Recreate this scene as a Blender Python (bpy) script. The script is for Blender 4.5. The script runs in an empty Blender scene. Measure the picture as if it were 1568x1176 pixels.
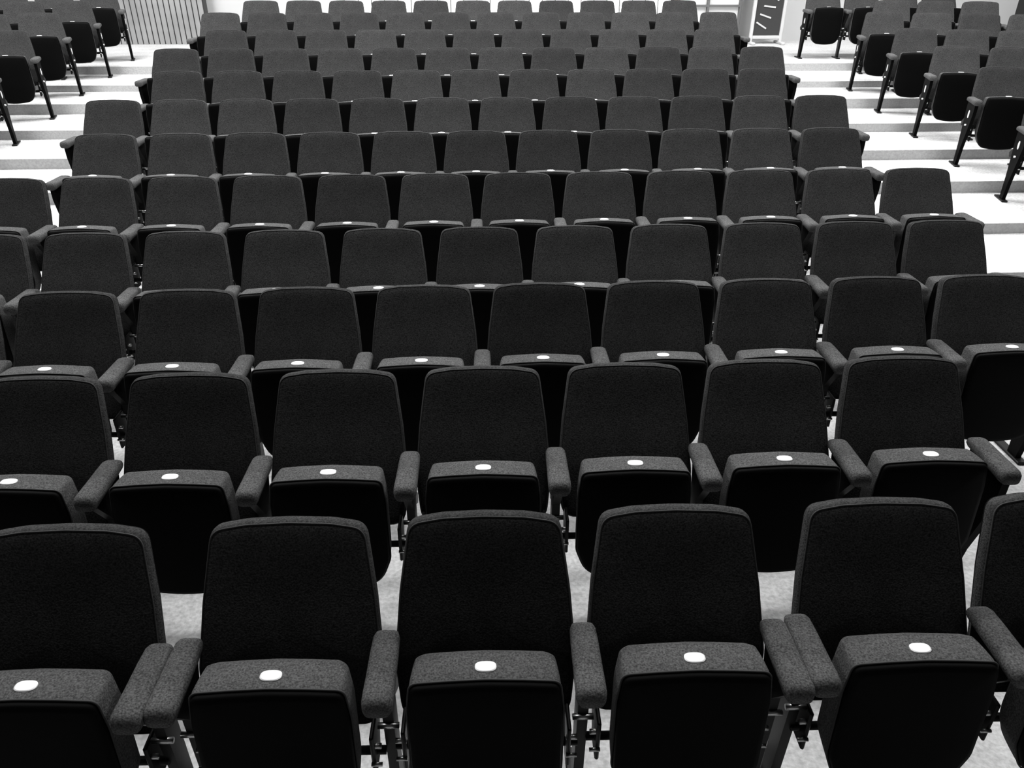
import bpy, bmesh, math, random
from mathutils import Vector, Matrix
random.seed(3)
W=0.55; H=0.90; CZ=2.31
F=1178.0; TH=math.radians(29.81); YAW=math.radians(3.202); ROLL=math.radians(0.173)
sc=bpy.context.scene
sc.view_settings.view_transform='Standard'
sc.view_settings.look='None'
# ---------------- materials
def mat(name,col,rough=.8,noise=None,bump=0,emit=0,metal=0,spec=.3,lo=.8,hi=1.2,rnd=0,dist=.002,detail=3,wear=0):
    m=bpy.data.materials.new(name); m.use_nodes=True; nt=m.node_tree; b=nt.nodes['Principled BSDF']
    b.inputs['Base Color'].default_value=(col,col,col,1); b.inputs['Roughness'].default_value=rough
    b.inputs['Metallic'].default_value=metal; b.inputs['Specular IOR Level'].default_value=spec
    if emit:
        b.inputs['Emission Color'].default_value=(1,1,1,1); b.inputs['Emission Strength'].default_value=emit
    if noise:
        tc=nt.nodes.new('ShaderNodeTexCoord'); n=nt.nodes.new('ShaderNodeTexNoise'); n.inputs['Scale'].default_value=noise
        n.inputs['Detail'].default_value=detail
        nt.links.new(tc.outputs['Object'],n.inputs['Vector'])
        mr=nt.nodes.new('ShaderNodeMapRange'); mr.inputs['From Min'].default_value=.3; mr.inputs['From Max'].default_value=.7
        mr.inputs['To Min'].default_value=col*lo; mr.inputs['To Max'].default_value=col*hi
        nt.links.new(n.outputs['Fac'],mr.inputs['Value']); out=mr.outputs[0]
        def mul(out,src):
            mu=nt.nodes.new('ShaderNodeMath'); mu.operation='MULTIPLY'
            nt.links.new(out,mu.inputs[0]); nt.links.new(src,mu.inputs[1]); return mu.outputs[0]
        if rnd:
            oi=nt.nodes.new('ShaderNodeObjectInfo'); m2=nt.nodes.new('ShaderNodeMapRange')
            m2.inputs['To Min'].default_value=1-rnd; m2.inputs['To Max'].default_value=1+rnd
            nt.links.new(oi.outputs['Random'],m2.inputs['Value']); out=mul(out,m2.outputs[0])
        if wear:
            n2=nt.nodes.new('ShaderNodeTexNoise'); n2.inputs['Scale'].default_value=5; n2.inputs['Detail'].default_value=2
            nt.links.new(tc.outputs['Object'],n2.inputs['Vector'])
            m3=nt.nodes.new('ShaderNodeMapRange'); m3.inputs['From Min'].default_value=.3; m3.inputs['From Max'].default_value=.7
            m3.inputs['To Min'].default_value=1-wear; m3.inputs['To Max'].default_value=1+wear
            nt.links.new(n2.outputs['Fac'],m3.inputs['Value']); out=mul(out,m3.outputs[0])
        nt.links.new(out,b.inputs['Base Color'])
        if bump:
            bp=nt.nodes.new('ShaderNodeBump'); bp.inputs['Strength'].default_value=bump; bp.inputs['Distance'].default_value=dist
            nt.links.new(n.outputs['Fac'],bp.inputs['Height']); nt.links.new(bp.outputs[0],b.inputs['Normal'])
    return m
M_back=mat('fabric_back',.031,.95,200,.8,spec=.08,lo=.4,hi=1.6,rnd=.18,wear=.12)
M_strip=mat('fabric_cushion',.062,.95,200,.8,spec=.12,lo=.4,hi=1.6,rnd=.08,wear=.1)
M_plast=mat('black_plastic',.0015,.6,spec=.04)
M_metal=mat('dark_steel',.005,.45,spec=.2,metal=.2)
M_label=mat('white_label',.7,.5)
M_chrome=mat('bare_steel',.5,.3,metal=1)
M_pipe=mat('piping',.038,.8,spec=.2)
SEATM=[M_back,M_strip,M_plast,M_metal,M_label,M_chrome,M_pipe]
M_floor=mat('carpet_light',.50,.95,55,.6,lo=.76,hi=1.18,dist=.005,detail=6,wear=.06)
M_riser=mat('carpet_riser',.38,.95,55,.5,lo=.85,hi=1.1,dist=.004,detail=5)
M_wall=mat('wall_paint',.5,.8)

# ---------------- mesh helpers
def loft(bm,loops,mi,cap0=True,cap1=True,smooth=True):
    vs=[[bm.verts.new(p) for p in lp] for lp in loops]; n=len(vs[0])
    fs=[]
    for a,b in zip(vs,vs[1:]):
        for i in range(n):
            fs.append(bm.faces.new((a[i],a[(i+1)%n],b[(i+1)%n],b[i])))
    if cap0: fs.append(bm.faces.new(list(reversed(vs[0]))))
    if cap1: fs.append(bm.faces.new(vs[-1]))
    for f in fs: f.material_index=mi; f.smooth=smooth
def box(bm,c,s,mi,bev=0,seg=2,rot=None,smooth=False):
    r=bmesh.ops.create_cube(bm,size=1)
    vs=r['verts']
    for v in vs: v.co=Vector((v.co.x*s[0],v.co.y*s[1],v.co.z*s[2]))
    fs=set(f for v in vs for f in v.link_faces)
    if bev:
        es=list(set(e for v in vs for e in v.link_edges))
        r=bmesh.ops.bevel(bm,geom=es,offset=bev,segments=seg,affect='EDGES',profile=.5)
        vs=list(set(v for v in r['verts'])|set(v for v in vs if v.is_valid)); fs=set(f for v in vs for f in v.link_faces)
    for f in fs: f.material_index=mi; f.smooth=smooth
    Mx=Matrix.Translation(c)
    if rot is not None: Mx=Mx@rot
    for v in vs: v.co=Mx@v.co
    return vs
def cyl(bm,p0,p1,r,mi,n=10):
    p0=Vector(p0);p1=Vector(p1);d=(p1-p0).normalized(); a=d.orthogonal().normalized(); b=d.cross(a)
    loft(bm,[[p+a*r*math.cos(t*2*math.pi/n)+b*r*math.sin(t*2*math.pi/n) for t in range(n)] for p in(p0,p1)],mi)
def tube(bm,pts,r,mi,n=6,closed=True):
    N=len(pts); loops=[]
    for i in range(N):
        t=(pts[(i+1)%N]-pts[i-1]).normalized()
        up=Vector((0,1,.3)).normalized(); a=t.cross(up).normalized(); b=a.cross(t)
        loops.append([pts[i]+a*r*math.cos(k*2*math.pi/n)+b*r*math.sin(k*2*math.pi/n) for k in range(n)])
    loops.append([v.copy() for v in loops[0]])
    loft(bm,loops,mi,False,False)
def outline(ctrl,samples=6):
    """rounded polygon from corner list [(x,s,r)]"""
    out=[];n=len(ctrl)
    for i in range(n):
        x,y,r=ctrl[i]; p=Vector((x,y)); a=Vector(ctrl[i-1][:2]); b=Vector(ctrl[(i+1)%n][:2])
        da=(a-p).normalized(); db=(b-p).normalized()
        ang=da.angle(db); t=r/math.tan(ang/2)
        t=min(t,(a-p).length*.49,(b-p).length*.49)
        p0=p+da*t; p1=p+db*t
        for k in range(samples+1):
            q=k/samples; out.append((p0*(1-q)**2+p*2*q*(1-q)+p1*q*q))
    return out
REC=math.radians(24)
def back_pt(x,s,d):
    # s down along back, d forward; edges wrap slightly forward
    d2=d+.22*x*x+.03*math.exp(-((s-.36)/.14)**2)*.5
    return Vector((x,-s*math.sin(REC)-d2*math.cos(REC),H-s*math.cos(REC)+d2*math.sin(REC)*.6))
def build_seat(name,left=None,right=None,end=0):
    bm=bmesh.new()
    # backrest
    ctrl=[(-.216,.016,.045),(-.12,.003,.2),(0,0,.4),(.12,.003,.2),(.216,.016,.045),(.244,.22,.4),(.260,.42,.15),(.243,.60,.06),(-.243,.60,.06),(-.260,.42,.15),(-.244,.22,.4)]
    o=outline(ctrl,6)
    cs=.30
    def ring(ins,d):
        return [back_pt(p.x*(1-ins/.25),cs+(p.y-cs)*(1-ins/.265),d) for p in o]
    loops=[ring(.06,-.05),ring(.012,-.048),ring(.003,-.04),ring(0,-.03)]
    loft(bm,loops,2,True,False)
    prof=[(0,-.03),(-.001,-.012),(.001,.001),(.006,.009),(.014,.012),(.03,.014),(.06,.015),(.11,.0145),(.17,.012),(.22,.011)]
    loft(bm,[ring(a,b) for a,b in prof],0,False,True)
    tube(bm,ring(.0045,.0085),.0022,6)
    # tipped-up cushion: p.y = t down from top
    T0=.675; Y0=-.285
    ctrl=[(-.192,.006,.026),(-.10,.0,.2),(0,-.004,.5),(.10,.0,.2),(.192,.006,.026),(.203,.10,.2),(.203,.34,.10),(.16,.455,.12),(0,.475,.5),(-.16,.455,.12),(-.203,.34,.10),(-.203,.10,.2)]
    oc=outline(ctrl,6)
    def cr(ins,d,lean=math.tan(math.radians(4))):
        r=[]
        for p in oc:
            x=p.x*(1-ins/.2); t=.22+(p.y-.22)*(1-ins/.22)
            r.append(Vector((x,Y0-d-t*lean,T0-t-.03*x*x)))
        return r
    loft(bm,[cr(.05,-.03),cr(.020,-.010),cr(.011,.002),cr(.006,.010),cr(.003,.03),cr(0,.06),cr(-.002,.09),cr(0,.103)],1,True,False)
    tube(bm,cr(-.002,.106),.003,6)
    loft(bm,[cr(.001,.103),cr(.001,.116),cr(.005,.124),cr(.02,.128),cr(.08,.132),cr(.15,.134)],2,False,True)
    # number plate
    lo=[]
    for z,k in((-.002,1.0),(.003,1.0),(.0045,.88)):
        lo.append([Vector((.002+.028*k*math.copysign(abs(math.cos(a))**.75,math.cos(a)),Y0-.064+.017*k*math.copysign(abs(math.sin(a))**.75,math.sin(a)),T0+.003+z)) for a in [j*2*math.pi/28 for j in range(28)]])
    loft(bm,lo,4,True,True,False)
    # hinge bar + brackets
    cyl(bm,(-.262,-.30,.30),(.262,-.30,.30),.013,3)
    for s in(-1,1):
        box(bm,(s*.232,-.30,.33),(.012,.09,.16),3,.004,1)
        cyl(bm,(s*.225,-.33,.36),(s*.256,-.33,.36),.008,5)
        cyl(bm,(s*.225,-.345,.30),(s*.256,-.345,.30),.006,5)
        box(bm,(s*.230,-.215,.42),(.014,.05,.30),3,.003,1,Matrix.Rotation(-REC,4,'X'))
    for sd,ax in ((-1,left),(1,right)):
        if ax is None: continue
        # arm pad
        ys=[(.128,.62,.020,-.004),(.122,.82,.034,-.002),(.105,.95,.042,0),(.06,1,.044,0),(-.02,1.02,.046,0),(-.085,1.05,.050,0),(-.108,1.05,.052,-.001),(-.122,.97,.048,-.004),(-.130,.80,.034,-.010)]
        loops=[]
        for y,wk,h,dz in ys:
            lp=[]
            for j in range(20):
                a=j*2*math.pi/20
                lp.append(Vector((.039*wk*math.copysign(abs(math.cos(a))**.6,math.cos(a)),y,dz+h/2*math.copysign(abs(math.sin(a))**.65,math.sin(a)))))
            loops.append(lp)
        Mx=Matrix.Translation((ax,-.305,.625))
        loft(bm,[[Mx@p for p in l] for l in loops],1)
        if end==sd:
            # aisle standard: solid tapered end panel with row plate
            loft(bm,[[Vector((ax+dx*.015,y+dy*w,z)) for dx,dy in((-1,-1),(1,-1),(1,1),(-1,1))] for y,w,z in((-.305,.11,.61),(-.305,.11,.52),(-.300,.085,.38),(-.285,.05,.2),(-.275,.035,.03),(-.275,.035,.0))],2,smooth=False)
            lo=[]
            for q,k in((.012,1.0),(.018,1.0),(.0195,.85)):
                lo.append([Vector((ax+sd*q,-.305+.017*k*math.cos(a),.50+.036*k*math.copysign(abs(math.sin(a))**.75,math.sin(a)))) for a in [j*2*math.pi/24 for j in range(24)]])
            loft(bm,lo,4,True,True,False)
        else:
            loft(bm,[[Vector((ax+dx*.015,y+dy*w,z)) for dx,dy in((-1,-1),(1,-1),(1,1),(-1,1))] for y,w,z in((-.295,.10,.61),(-.295,.09,.57),(-.275,.035,.46),(-.265,.028,.03),(-.265,.028,.0))],3,smooth=False)
        box(bm,(ax,-.245,.008),(.05,.22,.016),3,.004,1)
        box(bm,(ax,-.22,.44),(.022,.20,.05),3,.006,1,Matrix.Rotation(math.radians(-35),4,'X'))
        cyl(bm,(ax-.03,-.31,.40),(ax+.03,-.31,.40),.009,5)
    bmesh.ops.recalc_face_normals(bm,faces=bm.faces[:])
    me=bpy.data.meshes.new(name); bm.to_mesh(me); bm.free()
    for m in SEATM: me.materials.append(m)
    return me
h=W/2
MESH={'L':build_seat('seat_l',-h),'LR':build_seat('seat_lr',-h,h),'Ld':build_seat('seat_ld',-h+.008),'LRd':build_seat('seat_lrd',-h,h-.008),
 'EL':build_seat('seat_end_l',-h,None,-1),'ER':build_seat('seat_end_r',-h,h,1)}
def seat(kind,x,y,z,rz=math.radians(-1.6)):
    o=bpy.data.objects.new('theater_seat',MESH[kind]); bpy.context.collection.objects.link(o)
    o.location=(x,y,z); o.rotation_euler=(0,0,rz); return o
# ---------------- seating rows  (y, floor z)
ROWY=[1.719,2.594,3.423,4.277,5.163,6.032,6.936,7.775,8.64,9.534,10.373,11.292,12.16]
FLZ=[0,0,0,0,.08,.176,.267,.377,.476,.569,.683,.760,.86]
X0=[None,-1.069-3*W,-1.879-2*W,-2.152-W,-2.428-W,-2.692,-2.964,-2.673,-2.943,-2.662,-2.93,-2.649]
N=[None,9,11,11,12,11,12,11,12,11,12,11]
# row one: modules of three with paired arms between modules
g=.06; b=-.532
mods=[[b-g-3*W,b-g-2*W,b-g-W],[b,b+W,b+2*W],[b+3*W+g,b+4*W+g,b+5*W+g]]
for m in mods:
    seat('Ld',m[0],ROWY[0],0); seat('L',m[1],ROWY[0],0); seat('LRd',m[2],ROWY[0],0)
for i in range(1,12):
    for k in range(N[i]):
        seat('ER' if k==N[i]-1 else 'EL' if k==0 else 'L',X0[i]+k*W,ROWY[i],FLZ[i])
# side blocks, turned towards the centre
A=math.radians(15)
def side(sgn,i,start=5.23,n=4,ang=A):
    for k in range(n):
        x=start+k*W*math.cos(ang); y=ROWY[i]-k*W*math.sin(ang)
        if sgn<0: kind='ER' if k==0 else 'L'
        else: kind='EL' if k==0 else 'LR' if k==n-1 else 'L'
        seat(kind,sgn*x,y,FLZ[i],-sgn*ang)
for i in range(6,11): side(1,i)
side(1,11,5.23+W*math.cos(A),3)
side(1,12,5.15,4,math.radians(4))
for i in range(7,13): side(-1,i,5.05,ang=math.radians(17))
# ---------------- stepped floor
bm=bmesh.new()
prof=[(-3,0)]
for k in range(3,12):
    yr=ROWY[k]+.05
    prof+= [(yr,FLZ[k]),(yr,FLZ[k+1])]
prof+=[(15.2,FLZ[12])]
XW=9.5
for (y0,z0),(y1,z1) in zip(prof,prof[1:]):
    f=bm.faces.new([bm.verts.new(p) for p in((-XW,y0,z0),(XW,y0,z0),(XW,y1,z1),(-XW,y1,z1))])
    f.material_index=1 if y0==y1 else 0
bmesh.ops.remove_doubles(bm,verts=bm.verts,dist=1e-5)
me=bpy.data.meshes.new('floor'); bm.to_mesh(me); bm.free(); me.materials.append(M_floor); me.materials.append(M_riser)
bpy.context.collection.objects.link(bpy.data.objects.new('floor',me))
# ---------------- back wall
def obj_from(name,fn,mats):
    bm=bmesh.new(); fn(bm); bmesh.ops.recalc_face_normals(bm,faces=bm.faces[:])
    me=bpy.data.meshes.new(name); bm.to_mesh(me); bm.free()
    for m in mats: me.materials.append(m)
    o=bpy.data.objects.new(name,me); bpy.context.collection.objects.link(o); return o
Z=FLZ[12]; YB=14.2
obj_from('wall_back',lambda bm:box(bm,(0,YB+.15,Z+2),(19,.2,4.0),0),[M_wall])
M_wood=mat('wood_slats',.26,.6,2,.0,lo=.8,hi=1.2)
M_gap=mat('slat_gap',.04,.9)
def slats(bm):
    box(bm,(-5.0,YB-.2,Z+2),(1.7,.02,4),1)
    x=-5.83
    while x<-4.16:
        box(bm,(x,YB-.225,Z+2),(.072,.03,4),0,.004,1); x+=.088
obj_from('wood_slat_panel',slats,[M_wood,M_gap])
M_curt=mat('backlit_blind',.9,.8,emit=.9)
def blinds(bm):
    x=-1.85
    while x<3.4:
        box(bm,(x,YB-.10,Z+1.85),(.20,.01,3.5),0,.002,1); x+=.215
    box(bm,(.78,YB-.06,Z+1.85),(5.4,.02,3.6),1)
obj_from('window_1',blinds,[M_curt,M_gap])
def win2(bm):
    for x in(3.55,4.05,4.6): box(bm,(x,YB-.1,Z+1.3),(.035,.08,2.6),1,.004,1)
    for z in(.03,.55,2.6): box(bm,(4.08,YB-.1,Z+z),(1.08,.07,.035),1,.004,1)
    box(bm,(4.08,YB-.06,Z+1.3),(1.05,.01,2.6),0)
obj_from('door_1',win2,[mat('frosted_glass',.6,.3,emit=.15),mat('grey_frame',.12,.5)])
def board(bm):
    w=.50;hh=1.3;x=4.98;y=YB-.45;z=Z
    for s in(-1,1):
        box(bm,(x+s*w/2,y,z+hh/2+.05),(.05,.05,hh+.1),0,.006,1)
        box(bm,(x+s*w/2,y,z+.02),(.06,.4,.04),0,.01,1)
    for q in(.10,hh+.05): box(bm,(x,y,z+q),(w,.04,.05),0,.006,1)
    box(bm,(x,y+.01,z+hh/2+.08),(w-.06,.02,hh-.1),1)
    for j in range(6): box(bm,(x-.10+.05*(j%4),y-.006,z+.28+.14*j),(.20,.012,.025),0,.003,1,Matrix.Rotation(.5-.2*(j%3),4,'Y'))
obj_from('poster_stand',board,[mat('white_frame',.5,.5),mat('poster_dark',.04,.4)])
# ---------------- lights
def area(name,loc,sx,sy,p):
    l=bpy.data.lights.new(name,'AREA'); l.shape='RECTANGLE'; l.size=sx; l.size_y=sy; l.energy=p
    o=bpy.data.objects.new(name,l); bpy.context.collection.objects.link(o); o.location=loc; return o
for y,p in ((3.8,150),(6.2,250),(8.6,340),(10.8,320)):
    for x in(-5.5,0,5.5):
        area('ceiling_light',(x,y,6.2),2.2,.5,p*(1.0 if x else .95))
w=bpy.data.worlds.new('World'); sc.world=w; w.use_nodes=True; w.node_tree.nodes['Background'].inputs[0].default_value=(1,1,1,1); w.node_tree.nodes['Background'].inputs[1].default_value=.04
# ---------------- camera
cy,sy=math.cos(YAW),math.sin(YAW)
f=Vector((sy*math.cos(TH),cy*math.cos(TH),-math.sin(TH))); r=Vector((cy,-sy,0)); u=r.cross(f)
c,s=math.cos(ROLL),math.sin(ROLL); r2=c*r+s*u; u2=-s*r+c*u
cam=bpy.data.cameras.new('Camera'); co=bpy.data.objects.new('Camera',cam); bpy.context.collection.objects.link(co)
R=Matrix((r2,u2,-f)).transposed().to_4x4()
co.matrix_world=Matrix.Translation((0,0,CZ))@R
cam.sensor_width=36; cam.lens=36*F/1568; cam.clip_start=.05
sc.camera=co
